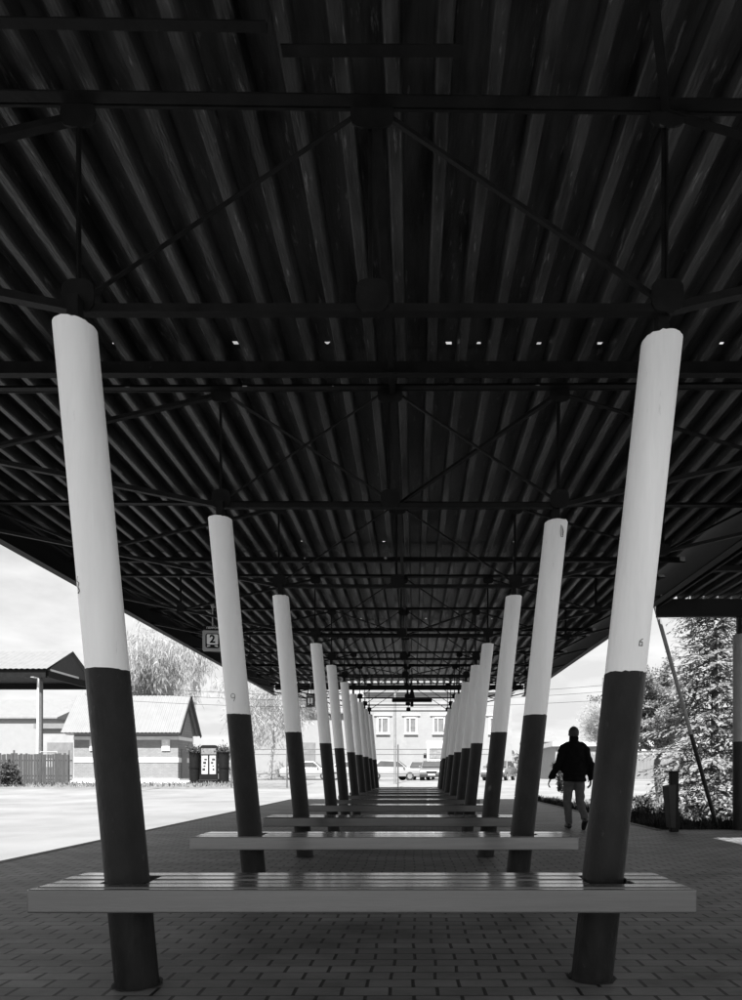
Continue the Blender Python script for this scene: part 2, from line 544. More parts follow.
# ---------------------------------------------------------------- the benches
def board_mat(k, v):
    return mat('bench_lit_tone_%d' % k, v, 0.22, 0.16, 5, (0.25, 6, 6), 0.10, 60, coat=0.9, stains_or_glints=(v * 0.45, 14, 0.68, 0.6))
BM = [board_mat(0, 0.09), board_mat(1, 0.19), board_mat(2, 0.07)]  # row tones copy uneven light on the benches into their paint colour
def bench(i, y, x0, x1, bm_, ztop=0.463):
    lab = {0: 'nearest grey slatted bench across the front pair of columns',
           9: 'farthest slatted bench, at the far end of the row'}.get(i, f'{ORD[i]} slatted bench counted from the front of the row')
    cx = (x0 + x1) / 2
    root = empty('slatted_bench', (cx, y, 0), lab, 'bench', 'benches in a row under the canopy')
    h = (x1 - x0) / 2
    rnd = random.Random(i)
    MB().box((0, -0.225, ztop - 0.052), (2 * h, 0.035, 0.10)).build('front_board', bm_, root, bevel=0.008)
    MB().box((0, 0.222, ztop - 0.052), (2 * h - 0.02, 0.03, 0.095)).build('rear_board', bm_, root, bevel=0.006)
    for k in range(4):
        yc = -0.158 + k * 0.104
        zz = ztop - 0.014 + rnd.uniform(-0.002, 0.002)
        # slats are notched where the columns pass through
        spans = [(-h + 0.006 + rnd.uniform(0, 0.012), h - 0.006 - rnd.uniform(0, 0.012))]
        if abs(yc) < 0.14:
            t = ztop / ZT
            a = -1.245 - 0.28 * t - cx; b = 0.825 + 0.325 * t - cx
            g = 0.097
            spans = [(spans[0][0], a - g), (a + g, b - g), (b + g, spans[0][1])]
        m_ = MB()
        for s0, s1 in spans:
            m_.box(((s0 + s1) / 2, yc, zz), (s1 - s0, 0.084, 0.028))
        m_.build('slat', bm_, root, bevel=0.007, seg=2)
    for sx in (-1, 1):
        t = 0.4 / ZT
        xc = (-1.245 - 0.28 * t if sx < 0 else 0.825 + 0.325 * t) - cx
        for q in (-1, 1):
            MB().box((xc + q * 0.125, 0, ztop - 0.05), (0.04, 0.41, 0.04)).build('bracket', M_steel, root)
for i, d in enumerate(DEP):
    wid = {0: 1.405, 1: 1.475, 2: 1.44}.get(i, 1.42) + random.uniform(-0.012, 0.012)
    c = -0.215 + random.uniform(-0.015, 0.015)
    yb = d + (0.0 if i == 0 else random.uniform(-0.03, 0.06))
    bench(i, yb, c - wid, c + wid, BM[0] if i == 0 else BM[1] if i == 1 else BM[2])

# ---------------------------------------------------------------- the canopy roof
XL, XR = -4.95, 3.92
YB, YE = -1.2, 22.7
def sheet(x0, x1, y0, y1, z0, z1, pitch, depth, holes=(), ny=6, seed=0, name='roof_sheet', parent=None, m=None):
    """trapezoidal sheet, ribs along Y; holes = rib indices with a little gap burnt out at the far lap"""
    prof = []
    nr = int((x1 - x0) / pitch)
    for k in range(nr):
        b = x0 + k * pitch
        for u, v in ((0, 0), (0.20, 0), (0.24, 0.10), (0.29, 1), (0.58, 1), (0.72, 1), (0.91, 1), (0.96, 0.10)):
            prof.append((b + u * pitch, v * depth))
    prof.append((x0 + nr * pitch, 0))
    n = len(prof)
    ys = [y0 + (y1 - y0) * j / ny for j in range(ny + 1)]
    ys = ys[:-1] + [y1 - 0.21, y1 - 0.185, y1]
    mb = MB(); vs = []; fs = []
    for j, y in enumerate(ys):
        t = (y - y0) / (y1 - y0)
        for qi, (x, z) in enumerate(prof):
            hy = hx = 0.0
            if holes and j >= ny and j < len(ys) - 1:
                rj = random.Random(qi // 8 * 31 + j * 7 + seed)
                hy = rj.uniform(-0.008, 0.006); hx = random.Random(qi * 17 + j + seed).uniform(-0.010, 0.010) if qi % 8 in (4, 5) else 0
            w = 0.006 * noise.noise(Vector((x * 0.9, y * 0.7, 0)))
            vs.append((x + hx + 0.004 * noise.noise(Vector((x, y * 1.1, 5))), y + hy, z0 + (z1 - z0) * t + z + w))
    for j in range(len(ys) - 1):
        for q in range(n - 1):
            if j == len(ys) - 3 and q % 8 == 4 and (q // 8) in holes:
                continue
            fs.append((j * n + q, j * n + q + 1, (j + 1) * n + q + 1, (j + 1) * n + q))
    mb.add(vs, fs)
    return mb.build(name, m or M_roof, parent)
canopy = empty('canopy_roof', (-0.5, 7, 4.0), 'long dark ribbed steel canopy roof on open trusses, over the benches', 'canopy roof')
def under(o, root):
    o.parent = root
    o.location = o.location - root.location
    return o
PITCH = 0.23
rows = [(-1.2, 0.9), (0.75, 5.05), (4.90, 9.2), (9.05, 13.7), (13.55, 18.2), (18.05, YE)]
for k, (a, b) in enumerate(rows):
    z0 = 4.075
    hl = {1: (11, 15, 18, 22, 23, 25, 27, 29, 31, 33), 2: (14, 19, 27, 35), 3: (16, 22, 33, 28), 4: (14, 21, 26, 30)}.get(k, ())
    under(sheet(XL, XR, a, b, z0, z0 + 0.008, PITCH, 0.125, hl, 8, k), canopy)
for x in (XL - 0.02, XR + 0.0):
    zlo = 3.70 if x < 0 else 3.66
    m_ = MB(); m_.box((x, (YB + YE) / 2, (zlo + 4.24) / 2), (0.02, YE - YB, 4.24 - zlo)); m_.box((x + (0.06 if x < 0 else -0.06), (YB + YE) / 2, zlo + 0.011), (0.10, YE - YB, 0.02))
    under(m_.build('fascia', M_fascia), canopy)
under(MB().box(((XL + XR) / 2, YE - 0.06, 3.98), (XR - XL - 0.1, 0.12, 0.17)).build('end_beam', M_fascia), canopy)
CXM = -0.19
def truss(i, y, jit, heavy=False):
    zt = 4.0; zb = 3.075
    top = MB()
    hh = 0.055
    top.bar((XL + 0.03, y, zt + 0.035 - hh / 2 + jit), (XR - 0.03, y, zt + 0.035 - hh / 2 - jit), 0.012, hh)
    top.bar((XL + 0.03, y - 0.04, zt - hh + 0.04 + jit), (XR - 0.03, y - 0.04, zt - hh + 0.04 - jit), 0.05, 0.008)
    t = under(top.build('truss', M_steel), canopy)
    def sub(m_, name):
        o = m_.build(name, M_steel)
        o.parent = t
        o.location = Vector((0, 0, 0)) - canopy.location - t.location
        return o
    m_ = MB()
    XLc, XRc = -1.53, 1.155
    sl = 0.17
    L0 = Vector((XL + 0.05, y, 3.745))
    R0 = Vector((XR - 0.05, y, 3.705))
    pts = [L0, Vector((XLc, y, zb)), Vector((XRc, y, zb)), R0]
    for a, b in zip(pts[:-1], pts[1:]):
        m_.angle(a, b, 0.036, 0.008, -1)
    sub(m_, 'bottom_chord')
    ct = Vector((CXM, y, zt - 0.02))
    def g(x, z, w=0.15, h=0.15):
        pr = []
        for k in range(14):
            a = 2 * math.pi * k / 14
            pr.append((x + math.copysign(abs(math.cos(a)) ** 0.6, math.cos(a)) * w / 2, z + math.copysign(abs(math.sin(a)) ** 0.6, math.sin(a)) * h / 2))
        sub(MB().prism(pr, (0, y - 0.014, 0), 'Y', 0.01), 'gusset_plate')
    for x in (XLc, CXM, XRc): g(x, zb + 0.05)
    g(CXM, zt - 0.05, 0.2, 0.13); g(XLc, zt - 0.05, 0.16, 0.12); g(XRc, zt - 0.05, 0.16, 0.12)
    for x in (XLc, CXM, XRc):
        sub(MB().angle((x, y, zb), (x, y, zt), 0.022, 0.005), 'hanger')
    for x in (XLc, XRc):
        sub(MB().angle((x, y + 0.01, zb + 0.03), ct + Vector((0.05 if x > 0 else -0.05, 0.01, 0)), 0.017, 0.005), 'diagonal')
    for x, e in ((XLc, L0), (XRc, R0)):
        mid = Vector((x, y, zb)).lerp(e, 0.62)
        g(mid.x, mid.z + 0.02, 0.13, 0.13)
        sub(MB().angle(mid, (mid.x, y, zt), 0.03, 0.006), 'hanger')
        sub(MB().angle((x, y + 0.01, zt - 0.03), mid + Vector((0, 0.01, 0)), 0.03, 0.006), 'diagonal')
        sub(MB().angle(mid + Vector((0, 0.01, 0)), (e.x, y + 0.01, zt), 0.028, 0.006), 'diagonal')
for i, d in enumerate([0.75]):
    truss(20 + i, d, 0.01)
for i, d in enumerate(DEP):
    truss(i, d + (0.0 if i else 0), 0.055 if i == 0 else -0.02 if i == 1 else random.uniform(-.02, .02), heavy=(i in (1,)))
# purlins under the laps of the sheets
for y in (0.82, 4.80, 9.14, 13.62, 18.12):
    m_ = MB(); h_ = 0.12 if y == 4.80 else 0.08
    m_.box(((XL + XR) / 2, y, 4.035 - h_ / 2), (XR - XL - 0.1, 0.012, h_)); m_.box(((XL + XR) / 2, y - 0.031, 4.035 - h_ + 0.004), (XR - XL - 0.1, 0.05, 0.008))
    under(m_.build('purlin', M_steel), canopy)
# lengthwise ties and roof bracing between the trusses
def brace(a, b, w=0.028):
    under(MB().angle(a, b, w, 0.006).build('brace_bar', M_steel), canopy)
for k in range(len(DEP) - 1):
    y0, y1 = DEP[k] + 0.03, DEP[k + 1] - 0.03
    if k % 3 == 1:
        brace((-1.53, y0, 3.99), (CXM, y1, 3.99)); brace((1.155, y0, 3.99), (CXM, y1, 3.99))
    brace((CXM, y0, 3.96), (CXM, y1, 3.96), 0.04)
brace((1.155, 2.9, 3.97), (0.1, 0.8, 3.97)); brace((-1.9, 2.62, 4.02), (-0.6, 2.62, 4.0), 0.035); brace((-0.55, 2.68, 3.97), (0.2, 2.68, 3.97), 0.04)

# ---------------------------------------------------------------- hanging platform signs
def text_mesh(body, size, name, m, parent, loc, rot=(R(90), 0, 0), bold=0.0, ext=0.003):
    cu = bpy.data.curves.new(name, 'FONT')
    cu.body = body; cu.size = size; cu.align_x = 'CENTER'; cu.align_y = 'CENTER'
    cu.extrude = ext; cu.offset = bold
    tmp = bpy.data.objects.new(name + '_tmp', cu)
    COL.objects.link(tmp)
    dg = bpy.context.evaluated_depsgraph_get()
    me = bpy.data.meshes.new_from_object(tmp.evaluated_get(dg))
    bpy.data.objects.remove(tmp)
    me.materials.clear(); me.materials.append(m)
    o = bpy.data.objects.new(name, me); COL.objects.link(o)
    o.parent = parent; o.location = loc; o.rotation_euler = rot
    return o
def rrect(w, h, r, n=6):
    pts = []
    for cx, cy, a0 in ((w / 2 - r, h / 2 - r, 0), (-w / 2 + r, h / 2 - r, 90), (-w / 2 + r, -h / 2 + r, 180), (w / 2 - r, -h / 2 + r, 270)):
        for k in range(n + 1):
            a = R(a0 + 90 * k / n)
            pts.append((cx + r * math.cos(a), cy + r * math.sin(a)))
    return pts
def platform_sign(loc, num, label, rz, roofz, face):
    root = empty('platform_sign', loc, label, 'sign', 'numbered bus platform signs hanging from the canopy', rz)
    MB().prism(rrect(0.36, 0.38, 0.03), (0, 0, -0.03), 'Y', 0.022).build('panel', face, root)
    MB().box((0, 0.009, 0.205), (0.34, 0.03, 0.068)).build('header_strip', M_signb, root, bevel=0.003)
    text_mesh('ПЕРРОН', 0.052, 'header_lettering', M_signw, root, (0, -0.009, 0.205))
    ic = MB().prism(rrect(0.25, 0.27, 0.045), (0, -0.006, -0.03), 'Y', 0.007).build('bus_symbol', M_signb, root)
    w_ = MB().prism(rrect(0.20, 0.185, 0.02), (0, -0.011, -0.005), 'Y', 0.006).build('windscreen', M_signw, ic)
    for s in (-1, 1):
        MB().prism([(s * 0.095, -0.115), (s * 0.04, -0.115), (s * 0.04, -0.13), (s * 0.095, -0.143)], (0, -0.011, 0), 'Y', 0.006).build('headlamp', M_signw, ic)
    text_mesh(num, 0.2, 'numeral', M_signb, root, (0, -0.014, -0.005), bold=0.006)
    top = roofz - loc[2]
    MB().tube((0, 0.01, 0.235), (0, 0.01, top), 0.012, 0.012, 8).tube((0, 0.01, top - 0.1), (0, 0.01, top), 0.03, 0.03, 8).build('hanger_rod', M_signg, root)
    return root
platform_sign((-3.69, 11.72, 3.40), '2', 'hanging platform sign with bus symbol and number 2, by the second left column', R(6), 4.08, M_signg)
platform_sign((-3.52, 21.75, 3.41), '1', 'small dark hanging platform sign beside the fourth left column', R(-25), 4.08, mat('sign_dark', 0.05, 0.5))
cr = empty('hanging_lamp', (-0.06, 18.9, 3.1), 'black cross shaped lamp bar hanging under the far end of the canopy', 'lamp')
m_ = MB(); m_.box((0, 0, 0), (1.18, 0.12, 0.11)); m_.build('lamp_bar', M_signb, cr, bevel=0.015)
m_ = MB(); m_.prism([(-0.09, 0.06), (0.09, 0.06), (0.04, 0.3), (-0.04, 0.3)], (0, -0.05, 0), 'Y', 0.1); m_.box((0, 0, -0.12), (0.09, 0.08, 0.14)); m_.build('lamp_housing', M_signb, cr)
MB().tube((0, 0, 0.3), (0, 0, 0.94), 0.015).build('hanger_rod', M_signb, cr)

# ---------------------------------------------------------------- second canopy on the right
c2 = empty('side_canopy', (6.6, 6, 3.6), 'lower dark ribbed canopy roof at the right edge', 'canopy roof')
under(sheet(3.97, 9.5, 6.75, 10.75, 3.83, 3.83, 0.233, 0.085, (), 8, 41), c2)
under(MB().box((6.76, 10.64, 3.69), (5.44, 0.10, 0.29)).build('end_beam', M_fascia), c2)
for y in (8.9, 7.1):
    under(MB().bar((4.1, y, 3.79), (9.4, y, 3.79), 0.08, 0.07).build('rafter', M_steel), c2)
under(MB().bar((4.03, 6.76, 3.75), (4.03, 10.6, 3.75), 0.03, 0.16).build('edge_beam', M_fascia), c2)
pc = empty('support_column', (5.42, 10.66, 0), 'upright grey and black column under the side canopy, cut by right edge', 'column')
MB().tube((0, 0, 0), (0, 0, 1.47), 0.103, 0.103, 32).build('black_shaft', M_black, pc, smooth='auto')
MB().tube((0, 0, 1.46), (0, 0, 3.25), 0.1, 0.1, 32).build('white_shaft', mat('grey_column_paint', 0.20, 0.5, 0.15, 4, bump=.2), pc, smooth='auto')
MB().box((0, 0, 3.4), (0.07, 0.07, 0.3)).build('steel_stub', M_steel, pc)
lp = empty('leaning_pole', (5.25, 11.05, -0.05), 'thin leaning pole, white above and black below, in front of the spruce', 'pole')
pb, ptp = Vector((0, 0, 0)), Vector((-1.13, -0.05, 3.97))
MB().tube(pb, pb.lerp(ptp, 0.42), 0.035, 0.035, 12).build('black_part', M_black, lp, smooth='auto')
MB().tube(pb.lerp(ptp, 0.42), ptp, 0.033, 0.033, 12).build('grey_part', mat('pole_grey', 0.2, 0.5), lp, smooth='auto')

# litter bin at the paving edge
lb = empty('litter_bin', (4.16, 10.35, 0), 'black litter bin on a post with tilted tapered bucket', 'bin')
MB().box((0.05, 0.02, 0.48), (0.13, 0.1, 0.96)).build('post', M_signb, lb, bevel=0.01)
MB().box((0.02, 0.02, 0.972), (0.22, 0.12, 0.025)).build('cap', M_signb, lb, bevel=0.008)
bk = MB()
bk.add([(-0.11, -0.15, 0.74), (0.02, -0.15, 0.77), (0.02, 0.1, 0.77), (-0.11, 0.1, 0.74),
        (-0.05, -0.11, 0.07), (0.03, -0.11, 0.07), (0.03, 0.08, 0.07), (-0.05, 0.08, 0.07)],
       [(0, 1, 2, 3), (7, 6, 5, 4), (0, 4, 5, 1), (1, 5, 6, 2), (2, 6, 7, 3), (3, 7, 4, 0)])
bk.build('bucket', M_mortar, lb, bevel=0.01)

# ---------------------------------------------------------------- the walking person (seen from behind)
def remeshed(mb, name, m, parent, voxel, smooth_it=6, wrinkle=0.0, wscale=9):
    tmp = mb.build(name + '_raw', m)
    md = tmp.modifiers.new('r', 'REMESH'); md.mode = 'VOXEL'; md.voxel_size = voxel
    sm = tmp.modifiers.new('s', 'SMOOTH'); sm.iterations = smooth_it; sm.factor = 0.5
    dg = bpy.context.evaluated_depsgraph_get()
    me = bpy.data.meshes.new_from_object(tmp.evaluated_get(dg))
    bpy.data.objects.remove(tmp)
    me.name = name
    if wrinkle:
        me.update()
        nn = [v.normal.copy() for v in me.vertices]
        for v, nv in zip(me.vertices, nn):
            v.co += nv * wrinkle * noise.noise(Vector((v.co.x * wscale, v.co.y * wscale, v.co.z * wscale * 1.8)))
    me.polygons.foreach_set('use_smooth', [True] * len(me.polygons))
    me.materials.clear(); me.materials.append(m)
    o = bpy.data.objects.new(name, me); COL.objects.link(o)
    if parent is not None: o.parent = parent
    return o
def limb(mb, pts, rs, n=14):
    for (a, b), (ra, rb) in zip(zip(pts[:-1], pts[1:]), zip(rs[:-1], rs[1:])):
        mb.tube(a, b, ra, rb, n)
    for p, r in zip(pts, rs):
        mb.ball(p, r, (1, 1, 1), n, 8)
V = Vector
def walker():
    base = V((2.72, 10.86, 0))
    hipL, hipR = V((-0.085, 0.0, 0.90)), V((0.085, -0.01, 0.90))
    kneeL, ankL = V((-0.095, 0.10, 0.49)), V((-0.085, 0.03, 0.085))
    kneeR, ankR = V((0.10, 0.02, 0.47)), V((0.115, -0.24, 0.18))
    shL, shR = V((-0.165, 0.02, 1.37)), V((0.165, 0.02, 1.37))
    elL, wrL = V((-0.275, -0.02, 1.10)), V((-0.375, 0.07, 0.87))
    elR, wrR = V((0.25, -0.07, 1.10)), V((0.275, 0.0, 0.86))
    body = MB()
    limb(body, [hipL, kneeL, ankL], [0.085, 0.055, 0.04])
    limb(body, [hipR, kneeR, ankR], [0.085, 0.055, 0.04])
    limb(body, [ankL, ankL + V((0.0, 0.15, -0.045))], [0.04, 0.032])
    limb(body, [ankR, ankR + V((0.0, 0.07, -0.13))], [0.04, 0.032])
    body.ball((0, 0, 0.95), 0.15, (1.05, 0.75, 0.85)); body.ball((0, 0.0, 1.15), 0.15, (0.98, 0.68, 1.2)); body.ball((0, 0.0, 1.33), 0.16, (1.1, 0.68, 0.85))
    limb(body, [V((-0.15, 0.01, 1.38)), V((0.15, 0.01, 1.38))], [0.06, 0.06])
    limb(body, [V((0, 0, 1.42)), V((0, 0.03, 1.55))], [0.062, 0.055])
    limb(body, [shL, elL, wrL], [0.055, 0.042, 0.03]); limb(body, [shR, elR, wrR], [0.055, 0.042, 0.03])
    # head: skull, jaw, nose, ears, brow
    hc = V((0.0, 0.045, 1.625))
    body.ball(hc, 0.098, (0.80, 0.98, 1.06), 20, 14); body.ball(hc + V((0, 0.035, -0.06)), 0.06, (0.86, 0.9, 0.85))
    body.ball(hc + V((0, 0.103, -0.02)), 0.016, (0.8, 1, 1.6))
    for s in (-1, 1):
        body.ball(hc + V((s * 0.08, 0.0, -0.015)), 0.026, (0.4, 0.8, 1.2))
        body.ball(hc + V((s * 0.032, 0.083, 0.012)), 0.014, (1.2, 0.8, 0.7))
    body.ball(hc + V((0, 0.088, -0.065)), 0.018, (1.3, 0.6, 0.45))
    # hands
    for wr, el, s in ((wrL, elL, -1), (wrR, elR, 1)):
        d = (wr - el).normalized()
        fwd = V((0, 1, 0)); fwd = (fwd - d * fwd.dot(d)).normalized()
        side = d.cross(fwd).normalized()
        palm = wr + d * 0.055
        rot = Matrix((side, fwd, d)).transposed()
        body.ball(palm, 0.05, (0.32, 0.82, 1.1), 12, 9, rot)
        inward = side if side.x * s < 0 else -side
        for k, ln in enumerate((0.068, 0.078, 0.073, 0.058)):
            r0 = palm + d * 0.035 + fwd * (0.032 - 0.021 * k)
            p1 = r0 + d * ln * 0.5 + inward * 0.008
            p2 = p1 + d * ln * 0.38 + inward * 0.022
            p3 = p2 + d * ln * 0.2 + inward * 0.024
            limb(body, [r0, p1, p2, p3], [0.0095, 0.009, 0.0085, 0.0075], 8)
        t0 = wr + d * 0.02 + fwd * 0.025
        t1 = t0 + fwd * 0.035 + d * 0.03 + inward * 0.01
        t2 = t1 + fwd * 0.008 + d * 0.032 + inward * 0.012
        limb(body, [t0, t1, t2], [0.014, 0.011, 0.009], 8)
    root = remeshed(body, 'person', M_skin, None, 0.0065, 3)
    root.location = base
    tag(root, 'person in a dark jacket and grey trousers walking away, seen from behind', 'person')
    hair = MB()
    hair.ball(hc + V((0, -0.012, 0.012)), 0.106, (0.82, 0.95, 1.02), 20, 14)
    hair.ball(hc + V((0, -0.045, -0.045)), 0.07, (0.95, 0.7, 0.9))
    remeshed(hair, 'hair', M_hair, root, 0.008, 2, 0.004, 60)
    jk = MB()
    jk.ball((0, 0.0, 1.34), 0.19, (1.0, 0.72, 0.62)); jk.ball((0, -0.005, 1.2), 0.205, (0.98, 0.72, 1.1)); jk.ball((0, -0.015, 1.02), 0.235, (0.98, 0.78, 0.95))
    jk.tube((0, 0, 1.08), (0, -0.01, 0.81), 0.185, 0.195, 24)
    limb(jk, [V((-0.12, 0.01, 1.40)), V((0.12, 0.01, 1.40))], [0.085, 0.085])
    limb(jk, [V((0, 0.01, 1.46)), V((0, 0.02, 1.53))], [0.088, 0.078])
    limb(jk, [shL, elL, wrL + (elL - wrL) * 0.06], [0.088, 0.07, 0.054]); limb(jk, [shR, elR, wrR + (elR - wrR) * 0.06], [0.088, 0.07, 0.054])
    remeshed(jk, 'jacket', M_jacket, root, 0.012, 6, 0.022, 8)
    tr = MB()
    tr.ball((0, -0.005, 0.9), 0.17, (1.02, 0.8, 0.7))
    limb(tr, [hipL + V((0, 0, -0.02)), kneeL, ankL + V((0, 0, 0.03))], [0.10, 0.074, 0.06])
    limb(tr, [hipR + V((0, 0, -0.02)), kneeR, ankR + V((0, 0.01, 0.03))], [0.10, 0.074, 0.06])
    remeshed(tr, 'trousers', M_trouser, root, 0.011, 5, 0.012, 9)
    for a, tip in ((ankL, V((0, 0.17, -0.045))), (ankR, V((0, 0.075, -0.15)))):
        sh = MB()
        limb(sh, [a + V((0, -0.03, -0.035 if a is ankL else -0.02)), a + tip * 0.6, a + tip], [0.047, 0.046, 0.038])
        o = remeshed(sh, 'shoe', M_shoe, root, 0.009, 3)
        if a is ankL:
            lo = min(v.co.z for v in o.data.vertices)
            for v in o.data.vertices:
                if v.co.z < 0.015: v.co.z = max(0.002, v.co.z)
walker()

# ---------------------------------------------------------------- vegetation
def leaf(vs, fs, p, d, nrm, ln, w):
    s = d.cross(nrm)
    if s.length < 1e-5: return
    s.normalize()
    o = len(vs)
    vs.extend([p, p + d * ln * 0.45 + s * w / 2, p + d * ln, p + d * ln * 0.45 - s * w / 2])
    fs.append((o, o + 1, o + 2, o + 3))
def rv(r, a=1.0):
    return V((r.uniform(-a, a), r.uniform(-a, a), r.uniform(-a, a)))
def spruce(x, y, z, h, rad, label, seed):
    r = random.Random(seed)
    root = empty('spruce_tree', (x, y, z), label, 'tree')
    vs, fs = [], []
    lim = MB().tube((0, 0, 0), (0, 0, h * 0.97), 0.12, 0.02, 10)
    zt = 0.25
    while zt < h * 0.97:
        fr = zt / h
        L_ = rad * (1 - fr) ** 0.75 * r.uniform(0.8, 1.1) + 0.12
        nb = r.randint(6, 8)
        a0 = r.uniform(0, 6.28)
        for k in range(nb):
            a = a0 + 6.283 * k / nb + r.uniform(-0.25, 0.25)
            ll = L_ * r.uniform(0.7, 1.15)
            out = V((math.cos(a), math.sin(a), 0))
            pts = []
            up = r.uniform(-0.05, 0.2) + 0.35 * fr
            for q in range(9):
                t = q / 8
                pts.append(V((0, 0, zt)) + out * ll * t + V((0, 0, ll * (up * t - 0.42 * t * t + 0.16 * t ** 4))))
            for q in range(8):
                if q % 2 == 0: lim.tube(pts[q], pts[min(8, q + 2)], 0.018 * (1 - q / 9) + 0.004, 0.016 * (1 - (q + 2) / 10) + 0.003, 5, False)
                if q < 1: continue
                side = out.cross(V((0, 0, 1)))
                for s in (-1, 1):
                    tl = ll * 0.40 * (1 - q / 10.5) + 0.09
                    tw = (out * 0.75 + side * s * r.uniform(0.5, 1) + V((0, 0, r.uniform(-0.45, 0.05)))).normalized()
                    m_ = max(3, int(tl / 0.045))
                    for w in range(m_):
                        p = pts[q] + tw * (tl * w / m_) + V((0, 0, -0.12 * (w / m_) ** 2)) + rv(r, 0.015)
                        d = (tw + rv(r, 0.42) + V((0, 0, -0.12))).normalized()
                        leaf(vs, fs, p, d, (V((-0.1, -0.5, 1)) + rv(r, 0.5)).normalized(), r.uniform(0.10, 0.17), r.uniform(0.035, 0.06))
        zt += 0.17 + 0.10 * r.random() * (1 - fr)
    lim.build('trunk', M_trunk, root)
    MB().add(vs, fs).build('crown', M_spruce, root)
spruce(7.05, 15.0, -0.1, 6.6, 1.85, 'bright spruce behind the paving edge, left of the side canopy column', 3)
spruce(9.6, 17.0, -0.1, 6.5, 2.1, 'second spruce at right, behind the side canopy column', 9)

def tree(x, y, z, h, rad, label, seed, leafm, trunkm, nlev=4, leaves=9, ls=(0.12, 0.2), droop=0.0, lw=0.45, name='leafy_tree', spread=0.6, trunkr=0.16, group=None):
    r = random.Random(seed)
    root = empty(name, (x, y, z), label, 'tree', group)
    tk = MB(); vs, fs = [], []
    def grow(p, d, ln, rad_, lev):
        segs = 3
        for k in range(segs):
            d2 = (d + rv(r, 0.16)).normalized()
            if lev >= 2 and droop: d2 = (d2 + V((0, 0, -droop * 0.5 * lev / nlev))).normalized()
            q = p + d2 * ln / segs
            r2 = rad_ * (1 - 0.22)
            tk.tube(p, q, rad_, r2, 6 if lev < 2 else 4, False)
            if lev >= nlev - 1:
                for w in range(leaves):
                    pp = p.lerp(q, r.random()) + rv(r, 0.10 * ls[1] / 0.15)
                    dd = (d2 * 0.5 + rv(r, 1) + V((0, 0, -droop * 1.6))).normalized()
                    leaf(vs, fs, pp, dd, rv(r, 1).normalized(), r.uniform(*ls), r.uniform(*ls) * lw)
            p, d, rad_ = q, d2, r2
            if lev < nlev and (k > 0 or lev > 0):
                for _ in range(2 if lev < 2 else r.choice((1, 2))):
                    nd = (d + rv(r, spread) + V((0, 0, 0.18 - droop * 0.3 * lev))).normalized()
                    grow(p, nd, ln * r.uniform(0.6, 0.78), rad_ * 0.6, lev + 1)
    hs = h * 0.40
    grow(V((0, 0, 0)), V((0, 0, 1)), hs, trunkr, 0)
    # fit the crown to the wanted width and height
    allv = tk.v + vs
    hz = max(v.z for v in allv); hx = sorted(math.hypot(v.x, v.y) for v in allv)[int(len(allv) * 0.96)]
    sx, sz = rad / max(hx, 0.1), h / hz
    for v in allv:
        k = min(1, v.z / (0.25 * hz))
        v.x *= 1 + (sx - 1) * k; v.y *= 1 + (sx - 1) * k; v.z *= sz
    tk.build('trunk', trunkm, root)
    MB().add(vs, fs).build('crown', leafm, root)
    return root
tree(8.7, 22.5, -0.1, 5.4, 1.7, 'pale leafy tree left of the spruce', 21, M_leaf, M_trunk, 4, 20, (0.08, 0.15), 0.05)
tree(-17.6, 52, rise(52), 14.0, 6.6, 'tall pale weeping birch behind the brick shed', 31, M_twig, M_birchbark, 4, 16, (0.35, 0.8), 0.75, 0.08, 'birch_tree', 0.7, 0.22)
tree(-11.2, 50, rise(50), 10.5, 4.6, 'smaller pale bare tree behind the railing, between first and third left columns', 35, M_twig, M_birchbark, 4, 12, (0.3, 0.6), 0.55, 0.07, 'birch_tree', 0.7, 0.16)
tree(-33, 66, rise(66), 10, 4, 'bare pale tree over the white wall at far left', 37, M_twig, M_birchbark, 4, 8, (0.3, 0.6), 0.2, 0.07, 'bare_tree', 0.7, 0.16)
tree(14.5, 48, rise(48), 6.5, 2.2, 'bare tree in the distance, right of the walking person', 41, M_twig, M_trunk, 4, 6, (0.25, 0.5), 0.0, 0.07, 'bare_tree', 0.7, 0.12)
tree(4.55, 19.2, -0.1, 1.55, 0.5, 'small leafy sapling left of the walking person', 44, mat('sapling_leaves', 0.05, .6, island=(.4, 1.5)), M_trunk, 3, 5, (0.06, 0.11), 0.0, 0.5, 'sapling', 0.7, 0.02)

def shrub(x, y, z, rad, h, label, seed, m, n=900, ls=(0.06, 0.12), name='shrub', cat='shrub'):
    r = random.Random(seed)
    vs, fs = [], []
    root = empty(name, (x, y, z), label, cat)
    st = MB()
    for k in range(12):
        a = r.uniform(0, 6.28); q = rad * r.uniform(0.2, 0.8)
        st.tube((0, 0, 0), (q * math.cos(a), q * math.sin(a), h * r.uniform(0.5, 0.9)), 0.012, 0.004, 5)
    st.build('stems', M_trunk, root)
    for k in range(n):
        a = r.uniform(0, 6.28); q = rad * math.sqrt(r.random()); u = r.random()
        lump = 0.75 + 0.35 * noise.noise(V((math.cos(a) * 2, math.sin(a) * 2, u * 3 + seed)))
        p = V((q * math.cos(a) * lump, q * math.sin(a) * lump, h * lump * (0.08 + 0.9 * u * math.sqrt(max(0.05, 1 - (q / rad) ** 2)))))
        leaf(vs, fs, p, (rv(r, 1) + V((0, 0, 0.5))).normalized(), rv(r, 1).normalized(), r.uniform(*ls), r.uniform(*ls) * 0.5)
    MB().add(vs, fs).build('leaves', m, root)
shrub(-22.6, 35.6, rise(35.6), 0.85, 1.8, 'bush by the plank fence at left edge', 51, M_shrub, 1500, (0.12, 0.25))
shrub(4.75, 13.3, -0.1, 0.30, 0.75, 'left one of two dark low bushes behind the paving edge', 52, mat('dark_bush', 0.03, .7, island=(.4, 1.4)), 700)
